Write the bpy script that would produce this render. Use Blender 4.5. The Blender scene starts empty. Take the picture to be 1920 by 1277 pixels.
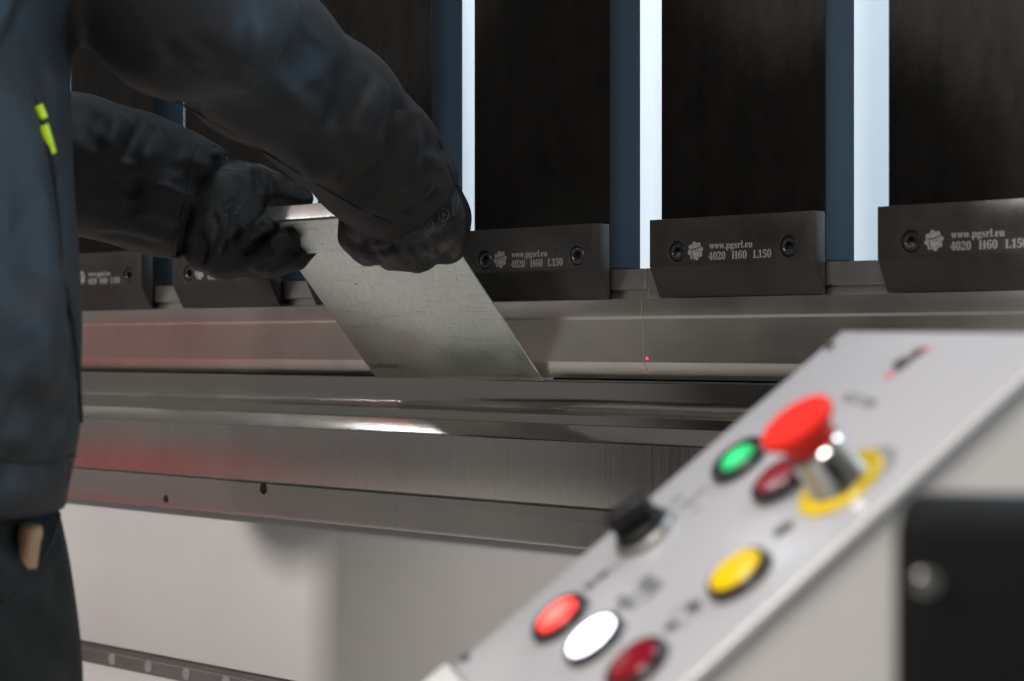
import bpy, bmesh, math, random
import numpy as np
from mathutils import Vector, Matrix
from mathutils.bvhtree import BVHTree
random.seed(7); rng = np.random.default_rng(5)
sc = bpy.context.scene
COL = sc.collection
R = math.radians
# ---------------------------------------------------------------- camera
# working units: millimetres, z = 0 at eye height (H0 above the floor), X along the machine, Y into it
H0 = 980.0
PSI, F, CX, CY, HOR = .736, 3348.574, 853.42, 1101.39, 646.469
cp, sp = math.cos(PSI), math.sin(PSI)
def W(p): return Vector((p[0]*.001, p[1]*.001, (p[2]+H0)*.001))
cam = bpy.data.cameras.new('camera'); co = bpy.data.objects.new('camera', cam); COL.objects.link(co)
co.location = W((CX, -CY, 0)); co.rotation_euler = (R(90), 0, PSI)
cam.sensor_width = 36; cam.lens = F/1920*36; cam.shift_y = -(HOR-638.5)/1920*-1
cam.clip_start = .02; cam.clip_end = 60
cam.dof.use_dof = True; cam.dof.focus_distance = 1.42; cam.dof.aperture_fstop = 6.6; cam.dof.aperture_blades = 0
sc.camera = co
# ---------------------------------------------------------------- world, lamps, exposure
w = bpy.data.worlds.new('World'); sc.world = w; w.use_nodes = True
w.node_tree.nodes['Background'].inputs[0].default_value = (.67, .66, .645, 1)
w.node_tree.nodes['Background'].inputs[1].default_value = .20
sc.view_settings.view_transform = 'Standard'; sc.view_settings.look = 'None'
sc.view_settings.exposure = 0; sc.view_settings.gamma = 1
sc.cycles.use_denoising = True
sc.cycles.max_bounces = 8; sc.cycles.caustics_reflective = False; sc.cycles.caustics_refractive = False
sc.cycles.sample_clamp_indirect = 4
def lamp(name, pos, target, sx, sy, power, col):
    l = bpy.data.lights.new(name, 'AREA'); l.shape = 'RECTANGLE'; l.size = sx; l.size_y = sy; l.energy = power; l.color = col
    o = bpy.data.objects.new(name, l); COL.objects.link(o); o.location = W(pos)
    o.rotation_euler = (W(target)-W(pos)).to_track_quat('-Z', 'Y').to_euler(); return o
lamp('front_lamp', (-490, -1750, 1150), (-450, 0, -150), .11, .11, 32, (1, .95, .91))
lamp('ceiling_lamp', (1000, -2100, 1400), (200, 0, -200), 1.1, .7, 36, (1, .95, .90))
lamp('rear_lamp', (-300, 180, 1950), (-300, 900, 300), 4.0, .3, 88, (.74, .87, 1))
lamp('chamfer_glint_lamp', (-1650, -330, 1300), (-250, -20, -70), .12, .12, 3.6, (.95, .97, 1))  # added lamp, aimed to put a bright spot on the plate chamfer
lamp('side_window', (1300, 750, 250), (-150, -350, 50), .3, .3, 15, (.30, .66, 1))

# ---------------------------------------------------------------- pixel helpers (photo pixels -> mm)
C0 = np.array([CX, -CY, 0.])
def ray(px, py):
    a = (px-960)/F; b = (HOR-py)/F
    return np.array([cp*a-sp, sp*a+cp, b])
def atY(px, py, Y): r = ray(px, py); return C0+r*(Y+CY)/r[1]
def S(px, py, D): return C0+ray(px, py)*D
def proj(P):
    P = np.asarray(P, float); d = P-C0
    zc = -sp*d[..., 0]+cp*d[..., 1]
    return np.stack([960+F*(cp*d[..., 0]+sp*d[..., 1])/zc, HOR-F*d[..., 2]/zc, zc], -1)

# ---------------------------------------------------------------- materials
def mat(name, col=(.5, .5, .5), rough=.5, metal=0., spec=.5, coat=0, coat_r=.1, emit=None, es=0, sheen=0):
    m = bpy.data.materials.new(name); m.use_nodes = True
    b = m.node_tree.nodes['Principled BSDF']
    b.inputs['Base Color'].default_value = (*col, 1); b.inputs['Roughness'].default_value = rough
    b.inputs['Metallic'].default_value = metal; b.inputs['Specular IOR Level'].default_value = spec
    b.inputs['Coat Weight'].default_value = coat; b.inputs['Coat Roughness'].default_value = coat_r
    b.inputs['Sheen Weight'].default_value = sheen
    if emit: b.inputs['Emission Color'].default_value = (*emit, 1); b.inputs['Emission Strength'].default_value = es
    return m
class N:
    def __init__(s, m): s.m = m; s.t = m.node_tree; s.b = s.t.nodes['Principled BSDF']; s.n = s.t.nodes; s.l = s.t.links
    def new(s, typ, **k):
        n = s.n.new(typ)
        for a, v in k.items(): setattr(n, a, v)
        return n
    def coord(s, scale=(1, 1, 1), kind='Object'):
        tc = s.new('ShaderNodeTexCoord'); mp = s.new('ShaderNodeMapping'); mp.inputs['Scale'].default_value = scale
        s.l.new(tc.outputs[kind], mp.inputs[0]); return mp.outputs[0]
    def noise(s, vec, scale, detail=4, rough=.6, dist=0):
        n = s.new('ShaderNodeTexNoise'); n.inputs['Scale'].default_value = scale; n.inputs['Detail'].default_value = detail
        n.inputs['Roughness'].default_value = rough; n.inputs['Distortion'].default_value = dist
        s.l.new(vec, n.inputs['Vector']); return n.outputs['Fac']
    def ramp(s, fac, a, b, va, vb):
        r = s.new('ShaderNodeMapRange'); r.inputs[1].default_value = a; r.inputs[2].default_value = b
        r.inputs[3].default_value = va; r.inputs[4].default_value = vb; s.l.new(fac, r.inputs[0]); return r.outputs[0]
    def mixc(s, fac, a, b):
        r = s.new('ShaderNodeMix'); r.data_type = 'RGBA'; s.l.new(fac, r.inputs[0])
        for i, v in ((6, a), (7, b)):
            if isinstance(v, tuple): r.inputs[i].default_value = (*v, 1)
            else: s.l.new(v, r.inputs[i])
        return r.outputs[2]
    def math(s, op, a, b=None):
        r = s.new('ShaderNodeMath'); r.operation = op
        for i, v in ((0, a), (1, b)):
            if v is None: continue
            if isinstance(v, (int, float)): r.inputs[i].default_value = v
            else: s.l.new(v, r.inputs[i])
        return r.outputs[0]
    def bump(s, h, strength, dist, prev=None):
        n = s.new('ShaderNodeBump'); n.inputs['Strength'].default_value = strength; n.inputs['Distance'].default_value = dist
        s.l.new(h, n.inputs['Height'])
        if prev is not None: s.l.new(prev, n.inputs['Normal'])
        s.l.new(n.outputs[0], s.b.inputs['Normal']); return n.outputs[0]
    def set(s, name, out): s.l.new(out, s.b.inputs[name])

def steel(name, col, rough, grain=900, streak=None, var=.12, blotch=9):
    m = mat(name, col, rough, 1.0); n = N(m); c = n.coord()
    bl = n.noise(c, blotch, 5, .65)
    n.set('Base Color', n.mixc(n.ramp(bl, .3, .7, 0, 1), tuple(x*(1-var) for x in col), tuple(min(1, x*(1+var)) for x in col)))
    g = n.noise(n.coord(streak or (1, 1, 1)), grain, 3)
    r1 = n.ramp(g, .3, .7, rough*.96, rough*1.05)
    r2 = n.ramp(n.noise(c, blotch*2.3, 5, .6), .3, .75, -.02, .05)
    n.set('Roughness', n.math('ADD', r1, r2)); n.bump(g, .10, .0001)
    return m
M = {}
M['punch'] = steel('ground_steel_punch', (.74, .695, .64), .31, 900, (.5, 1, 1), .10)
M['die'] = steel('polished_die_steel', (.60, .57, .52), .19, 350, (.15, 1, 1), .05)
# face-milled plate: overlapping arcs left by the cutter
def milled(name, col, rough, radius=.14, zc=.80):
    m = mat(name, col, rough, 1.0); n = N(m); c = n.coord()
    sep = n.new('ShaderNodeSeparateXYZ'); n.l.new(c, sep.inputs[0])
    dz = n.math('SUBTRACT', sep.outputs[2], zc)
    q = n.math('SQRT', n.math('MAXIMUM', n.math('SUBTRACT', radius*radius, n.math('MULTIPLY', dz, dz)), 0.0))
    ph = n.math('ADD', sep.outputs[0], q)
    comb = n.new('ShaderNodeCombineXYZ'); n.l.new(ph, comb.inputs[0])
    a = n.noise(comb.outputs[0], 560, 4, .75)
    a2 = n.noise(comb.outputs[0], 60, 3, .6)
    n.set('Roughness', n.math('ADD', n.ramp(a, .3, .7, rough-.07, rough+.09), n.ramp(a2, .3, .7, -.02, .02)))
    sc_ = n.noise(n.coord((1, 1, 1)), 6, 5, .6)
    k = n.math('MULTIPLY', n.ramp(a, .25, .75, .90, 1.08), n.ramp(sc_, .3, .7, .92, 1.06))
    v = n.new('ShaderNodeMix'); v.data_type = 'RGBA'; v.blend_type = 'MULTIPLY'; v.inputs[0].default_value = 1
    v.inputs[6].default_value = (*col, 1); n.l.new(k, v.inputs[7]); n.set('Base Color', v.outputs[2])
    n.bump(a, .35, .0002); return m
M['milled'] = milled('milled_plate_steel', (.70, .665, .62), .30)
M['milled2'] = milled('milled_rail_steel', (.72, .685, .64), .32, .35, .75)
M['rail'] = steel('dull_guide_rail_steel', (.36, .345, .33), .5, 500, (.1, 1, 1))
def oxide(name, col, rough, sp_=.5):
    m = mat(name, col, rough, .35, sp_); n = N(m); c = n.coord()
    g = n.noise(c, 1300, 3, .7); bl = n.noise(c, 14, 6, .7)
    n.set('Base Color', n.mixc(n.ramp(bl, .35, .75, 0, 1), tuple(x*.75 for x in col), tuple(x*1.5 for x in col)))
    oi = n.new('ShaderNodeObjectInfo'); va = n.new('ShaderNodeVectorMath'); va.operation = 'ADD'; mu = n.new('ShaderNodeVectorMath'); mu.operation = 'SCALE'
    cb = n.new('ShaderNodeCombineXYZ'); n.l.new(oi.outputs['Random'], cb.inputs[0]); n.l.new(oi.outputs['Random'], cb.inputs[2]); n.l.new(cb.outputs[0], mu.inputs[0]); mu.inputs['Scale'].default_value = 7.3
    n.l.new(c, va.inputs[0]); n.l.new(mu.outputs[0], va.inputs[1]); oil = n.noise(va.outputs[0], 22, 6, .7, .6)
    n.set('Roughness', n.math('ADD', n.math('ADD', n.ramp(bl, .3, .7, rough-.05, rough+.05), n.ramp(g, .4, .6, -.03, .03)), n.ramp(oil, .5, .68, .03, -.13)))
    n.bump(g, .2, .00015); return m
M['clamp'] = oxide('black_oxide_clamp_steel', (.040, .036, .034), .42)
M['screw'] = oxide('black_screw_steel', (.035, .035, .037), .25, .8)
m = mat('black_bar_steel', (.012, .0115, .0115), .36, 0, .14); n = N(m); c = n.coord()
sp1 = n.noise(c, 420, 2, .5); sp2 = n.noise(n.coord((1, 1, .35)), 35, 7, .75)
spk = n.ramp(sp1, .73, .80, 0, .35)
n.set('Base Color', n.mixc(spk, n.mixc(n.ramp(sp2, .4, .8, 0, 1), (.006, .0057, .0054), (.012, .011, .0102)), (.10, .10, .11)))
n.set('Roughness', n.ramp(sp2, .3, .75, .28, .42)); n.bump(n.noise(c, 1100, 2), .15, .0002); M['bar'] = m
M['engrave'] = mat('laser_engraved_bright_steel', (.34, .315, .295), .6, .2)
M['engrave_dark'] = mat('engraving_gap', (.03, .028, .027), .5)
m = mat('blue_lit_bar_side', (.006, .011, .017), .42, 0, .10); n = N(m); c = n.coord()  # blue light from the rear wall is put into this side colour
n.set('Base Color', n.mixc(n.ramp(n.noise(c, 30, 6, .7), .35, .75, 0, 1), (.0028, .006, .0095), (.0045, .0088, .014))); n.bump(n.noise(c, 900, 2), .15, .0002); M['bluelit'] = m
# galvanised sheet: spangle, specks, long draw scratches
m = mat('galvanised_sheet', (.62, .63, .56), .36, 1.0); n = N(m); c = n.coord()
blo = n.noise(c, 16, 7, .72); spa = n.noise(c, 260, 3, .6)
s1 = n.noise(n.coord((.03, 1, 1)), 420, 2, .5); s2 = n.noise(n.coord((1, .25, .25)), 120, 5, .8, 1.5)
colr = n.mixc(n.ramp(blo, .3, .72, 0, 1), (.72, .755, .71), (.88, .91, .86))
colr = n.mixc(n.ramp(spa, .35, .7, .0, .25), colr, (.45, .46, .42))
colr = n.mixc(n.ramp(s2, .67, .75, 0, .3), colr, (.36, .38, .36))
colr = n.mixc(n.ramp(s1, .66, .70, 0, .45), colr, (.40, .42, .40))
colr = n.mixc(n.ramp(n.noise(c, 300, 1), .74, .765, 0, .7), colr, (.08, .08, .07))
n.set('Base Color', colr)
n.set('Roughness', n.math('ADD', n.ramp(blo, .3, .7, .30, .42), n.ramp(spa, .3, .7, -.04, .06)))
n.bump(spa, .12, .0003); M['sheet'] = m
M['ink'] = mat('grey_mill_stamp_ink', (.07, .075, .07), .6)
# painted panels
def paint(name, col, rough=.35, coat=.2, dirt=.06):
    m = mat(name, col, rough, 0, .5, coat, .15); n = N(m); c = n.coord()
    bl = n.noise(c, 3.2, 6, .65)
    n.set('Base Color', n.mixc(n.ramp(bl, .3, .75, 0, 1), tuple(x*(1-dirt) for x in col), tuple(min(1, x*(1+dirt*.5)) for x in col)))
    n.set('Roughness', n.ramp(n.noise(c, 9, 5), .3, .7, rough-.05, rough+.07))
    n.bump(n.noise(c, 420, 2), .06, .0003); return m
M['panel'] = paint('white_painted_machine_panel', (.66, .635, .61), .38, .1)
M['wallw'] = paint('white_rear_wall_paint', (.74, .78, .80), .5, 0, .03)
M['red'] = paint('red_reflected_paint', (.50, .012, .008), .35, .3)
M['floor'] = paint('grey_workshop_floor', (.50, .49, .47), .45, 0, .2)
M['console'] = paint('white_console_film', (.40, .395, .41), .22, .15, .02)
M['housing'] = paint('beige_console_housing', (.78, .74, .70), .4, .1)
M['edge'] = mat('bare_panel_edge', (.80, .79, .77), .25, .2)
M['print'] = mat('dark_grey_print', (.05, .05, .055), .5)
M['printl'] = mat('pale_grey_print', (.17, .17, .18), .5)
M['trim'] = mat('dull_trim_ring', (.30, .29, .28), .45, .8)
M['printr'] = mat('red_print', (.62, .03, .04), .45)
M['blackp'] = oxide('black_plastic', (.008, .008, .008), .5)
M['bezel'] = mat('dark_button_bezel', (.035, .035, .037), .3, .5)
M['chrome'] = mat('brushed_chrome', (.62, .61, .58), .2, 1)
M['yellow'] = mat('yellow_plastic', (.74, .53, .0), .4)
M['ylens'] = mat('amber_button_lens', (.86, .58, .0), .3, coat=.3)
M['cap'] = mat('red_mushroom_plastic', (.74, .018, .010), .5, 0, .25)
M['dred'] = mat('dark_red_lens', (.22, .004, .012), .25, coat=.4)
def glowlens(name, rim, core, es, r):
    m = mat(name, rim, .3, emit=core, es=es); n = N(m)
    tc = n.new('ShaderNodeTexCoord'); ln = n.new('ShaderNodeVectorMath'); ln.operation = 'LENGTH'
    mp = n.new('ShaderNodeMapping'); mp.inputs['Scale'].default_value = (1, 1, 0); n.l.new(tc.outputs['Object'], mp.inputs[0]); n.l.new(mp.outputs[0], ln.inputs[0])
    f = n.ramp(ln.outputs['Value'], 0, r, 1, 0)
    n.set('Emission Color', n.mixc(f, rim, core)); return m
M['lred'] = glowlens('lit_red_lens', (.95, .01, .01), (1, .42, .34), 1.25, .011)
M['lgreen'] = glowlens('lit_green_lens', (.0, .20, .05), (.06, .90, .28), 1.3, .009)
M['lwhite'] = mat('lit_white_lens', (.9, .9, .95), .3, emit=(.84, .89, 1), es=4)
# clothes
def cloth(name, col, rough, sheen, wv=900, amp=.0002, spec=.3):
    m = mat(name, col, rough, 0, spec, sheen=sheen); n = N(m); c = n.coord()
    m.node_tree.nodes['Principled BSDF'].inputs['Sheen Roughness'].default_value = .45
    bl = n.noise(c, 7, 5, .6)
    n.set('Base Color', n.mixc(n.ramp(bl, .3, .7, 0, 1), tuple(x*.8 for x in col), tuple(x*1.2 for x in col)))
    b1 = n.bump(n.noise(c, 26, 4, .5), .5, .003)
    n.bump(n.noise(c, wv, 2), .5, amp, b1); return m
M['jacket'] = cloth('charcoal_softshell', (.0090, .0080, .0080), .58, .02, 900, .0003, .40)
M['seam'] = cloth('black_seam_tape', (.006, .006, .006), .5, 0)
M['trouser'] = cloth('black_green_workwear_cloth', (.004, .0055, .0045), .8, .04, 600, .0004)
m = mat('black_knit_glove', (.018, .0165, .0155), .36, 0, .4); n = N(m)
wv = n.new('ShaderNodeTexWave'); wv.inputs['Scale'].default_value = 330; wv.inputs['Distortion'].default_value = 1.2; wv.inputs['Detail Scale'].default_value = 3
mp = n.new('ShaderNodeMapping'); tc = n.new('ShaderNodeTexCoord'); mp.inputs['Rotation'].default_value = (R(20), R(48), R(30)); n.l.new(tc.outputs['Object'], mp.inputs[0]); n.l.new(mp.outputs[0], wv.inputs['Vector'])
n.set('Base Color', n.mixc(n.ramp(wv.outputs['Fac'], .3, .8, 0, 1), (.009, .0083, .0078), (.028, .026, .0245)))
b1 = n.bump(n.noise(n.coord(), 70, 4, .6), .5, .003); n.bump(wv.outputs['Fac'], .6, .0006, b1); M['glove'] = m
m = mat('black_coated_glove', (.008, .0075, .0072), .42, 0, .5); n = N(m)
b1 = n.bump(n.noise(n.coord(), 60, 4, .6), .7, .004); n.bump(n.noise(n.coord((1, 1, .35)), 420, 4, .7), .5, .0007, b1); M['glovec'] = m
M['neon'] = mat('neon_yellow_rubber', (.55, .72, .0), .5)
M['gprint'] = mat('grey_glove_print', (.075, .078, .08), .6)
M['skin'] = mat('skin', (.5, .3, .22), .5); M['hair'] = mat('dark_hair', (.03, .02, .015), .5)
M['tan'] = mat('tan_wood', (.42, .24, .13), .35, coat=.4)
M['boxb'] = mat('matte_black_box', (.004, .004, .004), .7, 0, .15)
M['plug'] = mat('matte_grey_plug', (.33, .34, .34), .55, .3)
M['rubber'] = mat('black_rubber', (.015, .015, .015), .6)

# ---------------------------------------------------------------- object helpers
def setp(o, label=None, cat=None, group=None, kind=None):
    if label: o['label'] = label
    if cat: o['category'] = cat
    if group: o['group'] = group
    if kind: o['kind'] = kind
    return o
def link(name, me, m, parent=None, smooth=False):
    if m is not None:
        me.materials.clear(); me.materials.append(m)
    if smooth: me.polygons.foreach_set('use_smooth', [True]*len(me.polygons))
    o = bpy.data.objects.new(name, me); COL.objects.link(o)
    if parent is not None: o.parent = parent
    return o
def empty(name, loc_mm=(0, 0, 0), mtx=None):
    o = bpy.data.objects.new(name, None); COL.objects.link(o); o.empty_display_size = .02
    o.matrix_world = mtx if mtx is not None else Matrix.Translation(W(loc_mm)); return o
def mesh_pf(name, P, Fc):  # P in metres
    me = bpy.data.meshes.new(name); me.from_pydata([tuple(p) for p in P], [], Fc); me.validate(); me.update(); return me
def bevel_me(me, wd, seg=2, ang=30):
    bm = bmesh.new(); bm.from_mesh(me)
    es = [e for e in bm.edges if len(e.link_faces) == 2 and e.calc_face_angle(0) > R(ang)]
    if wd > 0: bmesh.ops.bevel(bm, geom=es, offset=wd, segments=seg, affect='EDGES', profile=.5, clamp_overlap=True)
    bmesh.ops.recalc_face_normals(bm, faces=bm.faces); bm.to_mesh(me); bm.free(); return me
def box_me(x0, x1, y0, y1, z0, z1, bev=0, seg=2):
    s = .001
    P = [(x*s, y*s, z*s) for x in (x0, x1) for y in (y0, y1) for z in (z0, z1)]
    me = mesh_pf('box', P, [(0, 1, 3, 2), (4, 6, 7, 5), (0, 4, 5, 1), (2, 3, 7, 6), (0, 2, 6, 4), (1, 5, 7, 3)])
    return bevel_me(me, bev*s, seg)
def prism_x(prof, x0, x1, bev=0, seg=2):  # prof: (y,z) list, extruded along X, mm
    n_ = len(prof); s = .001
    P = [(x0*s, y*s, z*s) for y, z in prof]+[(x1*s, y*s, z*s) for y, z in prof]
    Fc = [tuple(range(n_))[::-1], tuple(range(n_, 2*n_))]+[(i, (i+1) % n_, n_+(i+1) % n_, n_+i) for i in range(n_)]
    return bevel_me(mesh_pf('prism', P, Fc), bev*s, seg, 12)
def prism_z(poly, z0, z1, bev=0, seg=2):
    n_ = len(poly); s = .001
    P = [(x*s, y*s, z0*s) for x, y in poly]+[(x*s, y*s, z1*s) for x, y in poly]
    Fc = [tuple(range(n_))[::-1], tuple(range(n_, 2*n_))]+[(i, (i+1) % n_, n_+(i+1) % n_, n_+i) for i in range(n_)]
    return bevel_me(mesh_pf('prism', P, Fc), bev*s, seg, 20)
def lathe_me(prof, seg=48):  # prof: (r,z) mm about z
    P, Fc = [], []; s = .001
    for r, z in prof:
        for k in range(seg): a = 2*math.pi*k/seg; P.append((r*math.cos(a)*s, r*math.sin(a)*s, z*s))
    for i in range(len(prof)-1):
        for k in range(seg):
            k2 = (k+1) % seg; Fc.append((i*seg+k, i*seg+k2, (i+1)*seg+k2, (i+1)*seg+k))
    if prof[0][0] > 0: Fc.append(tuple(range(seg))[::-1])
    if prof[-1][0] > 0: Fc.append(tuple(range((len(prof)-1)*seg, len(prof)*seg)))
    me = mesh_pf('lathe', P, Fc); bm = bmesh.new(); bm.from_mesh(me)
    bmesh.ops.remove_doubles(bm, verts=bm.verts, dist=1e-7); bmesh.ops.recalc_face_normals(bm, faces=bm.faces); bm.to_mesh(me); bm.free(); return me
def autosmooth(o, ang=35):
    me = o.data; me.polygons.foreach_set('use_smooth', [True]*len(me.polygons))
    bm = bmesh.new(); bm.from_mesh(me)
    for e in bm.edges: e.smooth = not (len(e.link_faces) == 2 and e.calc_face_angle(0) > R(ang))
    bm.to_mesh(me); bm.free(); return o
def cut(o, cutters):
    for cme, mtx in cutters:
        c = bpy.data.objects.new('c', cme); COL.objects.link(c); c.matrix_world = mtx
        md = o.modifiers.new('b', 'BOOLEAN'); md.object = c; md.operation = 'DIFFERENCE'; md.solver = 'EXACT'
        bpy.context.view_layer.update()
        me = bpy.data.meshes.new_from_object(o.evaluated_get(bpy.context.evaluated_depsgraph_get()))
        o.modifiers.clear(); old = o.data; o.data = me; bpy.data.objects.remove(c)
    return o
def serif(s):
    o = ''
    for ch in s:
        if 'a' <= ch <= 'z': o += chr(0x1D41A+ord(ch)-97)
        elif 'A' <= ch <= 'Z': o += chr(0x1D400+ord(ch)-65)
        elif '0' <= ch <= '9': o += chr(0x1D7CE+ord(ch)-48)
        else: o += ch
    return o
def text_me(body, width, height, depth=.1, off=0., shear=0):  # fitted to width x height (mm), baseline at 0
    cu = bpy.data.curves.new('t', 'FONT'); cu.body = body; cu.offset = off; cu.extrude = 0; cu.shear = shear
    o = bpy.data.objects.new('t', cu); COL.objects.link(o); bpy.context.view_layer.update()
    me = bpy.data.meshes.new_from_object(o.evaluated_get(bpy.context.evaluated_depsgraph_get())); bpy.data.objects.remove(o)
    xs = [v.co.x for v in me.vertices]; ys = [v.co.y for v in me.vertices]
    x0, x1, y0, y1 = min(xs), max(xs), min(ys), max(ys)
    bm = bmesh.new(); bm.from_mesh(me)
    for v in bm.verts: v.co = Vector(((v.co.x-x0)/(x1-x0)*width*.001, (v.co.y)/(y1-0)*height*.001, 0))
    r = bmesh.ops.extrude_face_region(bm, geom=bm.faces[:])
    for v in [g for g in r['geom'] if isinstance(g, bmesh.types.BMVert)]: v.co.z += depth*.001
    bmesh.ops.recalc_face_normals(bm, faces=bm.faces); bm.to_mesh(me); bm.free(); return me
def join_me(parts):  # [(mesh, matrix)]
    bm = bmesh.new()
    for me, mtx in parts:
        t = me.copy(); t.transform(mtx); bm.from_mesh(t)
    me = bpy.data.meshes.new('j'); bm.to_mesh(me); bm.free(); return me
T = lambda x, y, z: Matrix.Translation((x*.001, y*.001, z*.001))
RX = lambda a: Matrix.Rotation(R(a), 4, 'X')
ID = Matrix.Identity(4)

# ================================================================= SETTING
setp(link('floor', mesh_pf('floor', [W(p) for p in ((-6000, -6000, -H0), (6000, -6000, -H0), (6000, 3000, -H0), (-6000, 3000, -H0))], [(0, 1, 2, 3)]), M['floor']), kind='structure')
o = link('rear_wall', box_me(-4600, 3400, 900, 940, -H0, 2300), M['wallw']); o.location = W((0, 0, 0)); setp(o, kind='structure')
# ================================================================= MACHINE
X0, X1 = -1500, 900
base = W((0, 0, 0))
def put(name, me, m, label, cat, group=None, smooth=True):
    o = link(name, me, m); o.location = base; setp(o, label, cat, group)
    if smooth: autosmooth(o, 25)
    return o
PITCH, WD = 201.787, 149.9
# black upper bars
places = ['hidden for the most part by the sleeves, farthest left', 'rising behind the gloved left hand', 'rising between the two gloved hands', 'standing straight above the clamp next to the sheet edge', 'standing between the two wide pale gaps', 'nearest one, cut off by the right edge of the picture']
labels = ['tall black steel bar seen in the gap under the right arm, farthest left', 'tall black steel bar rising behind the cuff of the left sleeve', 'tall black steel bar behind the right wrist, left of the narrowest pale gap', 'tall black steel bar above the clamp whose edge the raised sheet covers', 'tall black steel bar standing between the two widest pale gaps', 'tall black steel bar cut off by the right edge, nearest the camera']
barme = box_me(0, WD, 15.3, 55, 62, 1900, .5, 2)
barme.materials.append(M['bar']); barme.materials.append(M['bluelit'])
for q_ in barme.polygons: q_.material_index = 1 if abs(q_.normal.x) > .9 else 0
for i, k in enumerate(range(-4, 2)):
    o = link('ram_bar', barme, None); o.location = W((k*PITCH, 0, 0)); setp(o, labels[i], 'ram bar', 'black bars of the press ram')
sf = empty('unseen_side_frame', (-1180, 35, 60)); setp(sf, 'unseen grey frame with a red cover, added for the folded edge to mirror', 'added frame')  # unseen frame and red cover, added for the steel to reflect
for nm, me, mm in (('unseen_grey_plate', box_me(-1500, -862, 15.3, 55, 62, 1900, 1), M['housing']), ('unseen_red_cover', box_me(-1330, -1150, -260, 15, 880, 1040, 6), M['red'])):
    o = link(nm, me, mm, sf); o.matrix_parent_inverse = Matrix.Translation(-W((-1180, 35, 60))); o.location = base
# punches
pp = [(18, 60.5), (18, 44), (22.5, 44), (22.5, 36.6), (14, 36.6), (14, 22.4), (16, 20.6), (16, -14), (24, -27.3), (27, -27.3), (42, 0), (42, 60.5)]
pl = ['ground steel punch segment behind the left hand and the sheet, left of the thin seam', 'ground steel punch segment right of the thin red lit seam, behind the console']
for (a, b), lb in zip(((X0, -18.3), (-17.9, X1)), pl):
    o = put('bending_punch', prism_x(pp, a, b, .35, 1), M['punch'], lb, 'punch', 'upper bending tools')
# die
def arc(cx, cz, r, a0, a1, n_=8): return [(cx+r*math.cos(R(a0+(a1-a0)*i/n_)), cz+r*math.sin(R(a0+(a1-a0)*i/n_))) for i in range(n_+1)]
dp = [(33, -29), (25, -37), (18.2, -29), (17.2, -29.25), (16.4, -29.85), (16.05, -30.6), (16, -31.2), (16, -42)]+[(16-14*(1-math.cos(t)), -42-13.5*math.sin(t)) for t in np.linspace(0.12, 1.5, 9)]+[(-3.9, -56.0), (-4.6, -56.25), (-4.95, -56.8), (-5, -57.4), (-5, -64), (46, -64), (46, -56), (34, -42), (34, -29)]
die = put('bending_die', prism_x(dp, X0, X1, 0), M['die'], 'long polished steel die with a curved front under the raised sheet', 'die')
tp = [(-9.3, -64.2), (-18.6, -74.8), (-19.5, -76.0), (-20, -77.4), (-20, -127.5), (-14, -127.5), (-14, -129.6), (60, -129.6), (60, -64.2)]
mp_ = put('milled_plate', prism_x(tp, X0, X1, .4, 2), M['milled'], 'long front plate with fine curved milling marks and a bright chamfer under the die', 'steel plate')
mp_.data.materials.append(M['die'])
for q_ in mp_.data.polygons: q_.material_index = 1 if q_.normal.z > .3 else 0
lp = put('drilled_rail', prism_x([(-20.4, -129.9), (-20.4, -161), (40, -161), (40, -129.9)], X0, X1, .6, 2), M['milled2'], 'narrow steel strip with two drilled holes below the milled plate', 'steel rail')
cyl = lambda r, d: lathe_me([(r, 0), (r, d)], 28)
cs = []
for px, py, r in ((311, 935.5, 4.0), (494, 916.5, 5.3)):
    h = atY(px, py, -20.4); cs.append((cyl(r, 16), Matrix.Translation(W((h[0], -21, h[2]))) @ RX(-90)))
cut(lp, cs); autosmooth(lp)
put('gap_block', box_me(X0, X1, 84, 96, -129, 59, 1), M['bar'], 'dark block added behind the thin gap over the die', 'added block')  # added block, hides the bright wall behind the gap over the die
# white front panel and lower guide rail
put('front_panel', prism_x([(-9, -161.3), (-9, -312), (60, -312), (60, -161.3)], X0, X1, 1, 2), M['panel'], 'large white painted panel of the press below the drilled steel strip', 'panel')
gr = empty('guide_rail', (0, 0, 0)); setp(gr, 'dull brown steel rail with a row of round plugs along the bottom edge', 'guide rail')
o = link('rail_body', join_me([(prism_x([(-4, -313.5), (-4, -318), (-9, -320), (-9, -333), (50, -333), (50, -313.5)], X0, X1, .5, 2), ID)]), M['rail'], gr); autosmooth(o, 25)
for px, py in ((210, 1238), (278, 1252), (347, 1266)):
    h = atY(px, py, -9)
for i in range(-12, 14):
    h0 = atY(210, 1238, -9); h1 = atY(278, 1252, -9); x = h0[0]+(h1[0]-h0[0])*i
    if -1100 < x < 700 and i < 10 and i > -3:
        o = link('plug', lathe_me([(6, 0), (6, .4), (5.6, .6), (0, .6)], 24), M['plug'], gr); o.matrix_local = T(x, -9, -325.6) @ RX(90)
put('lower_panel', prism_x([(-7, -333.6), (-7, -930), (60, -930), (60, -333.6)], X0, X1, 1, 2), M['panel'], 'white painted panel in the bottom left corner under the plugged rail', 'panel')
# unseen red cabinet, added so the steel has something red to mirror
o = put('unseen_red_cabinet', box_me(-2250, -2002, -990, -560, -H0, -350, 12, 3), M['red'], 'unseen red cabinet, added for the left end of the steel plate to mirror', 'cabinet')
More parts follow.
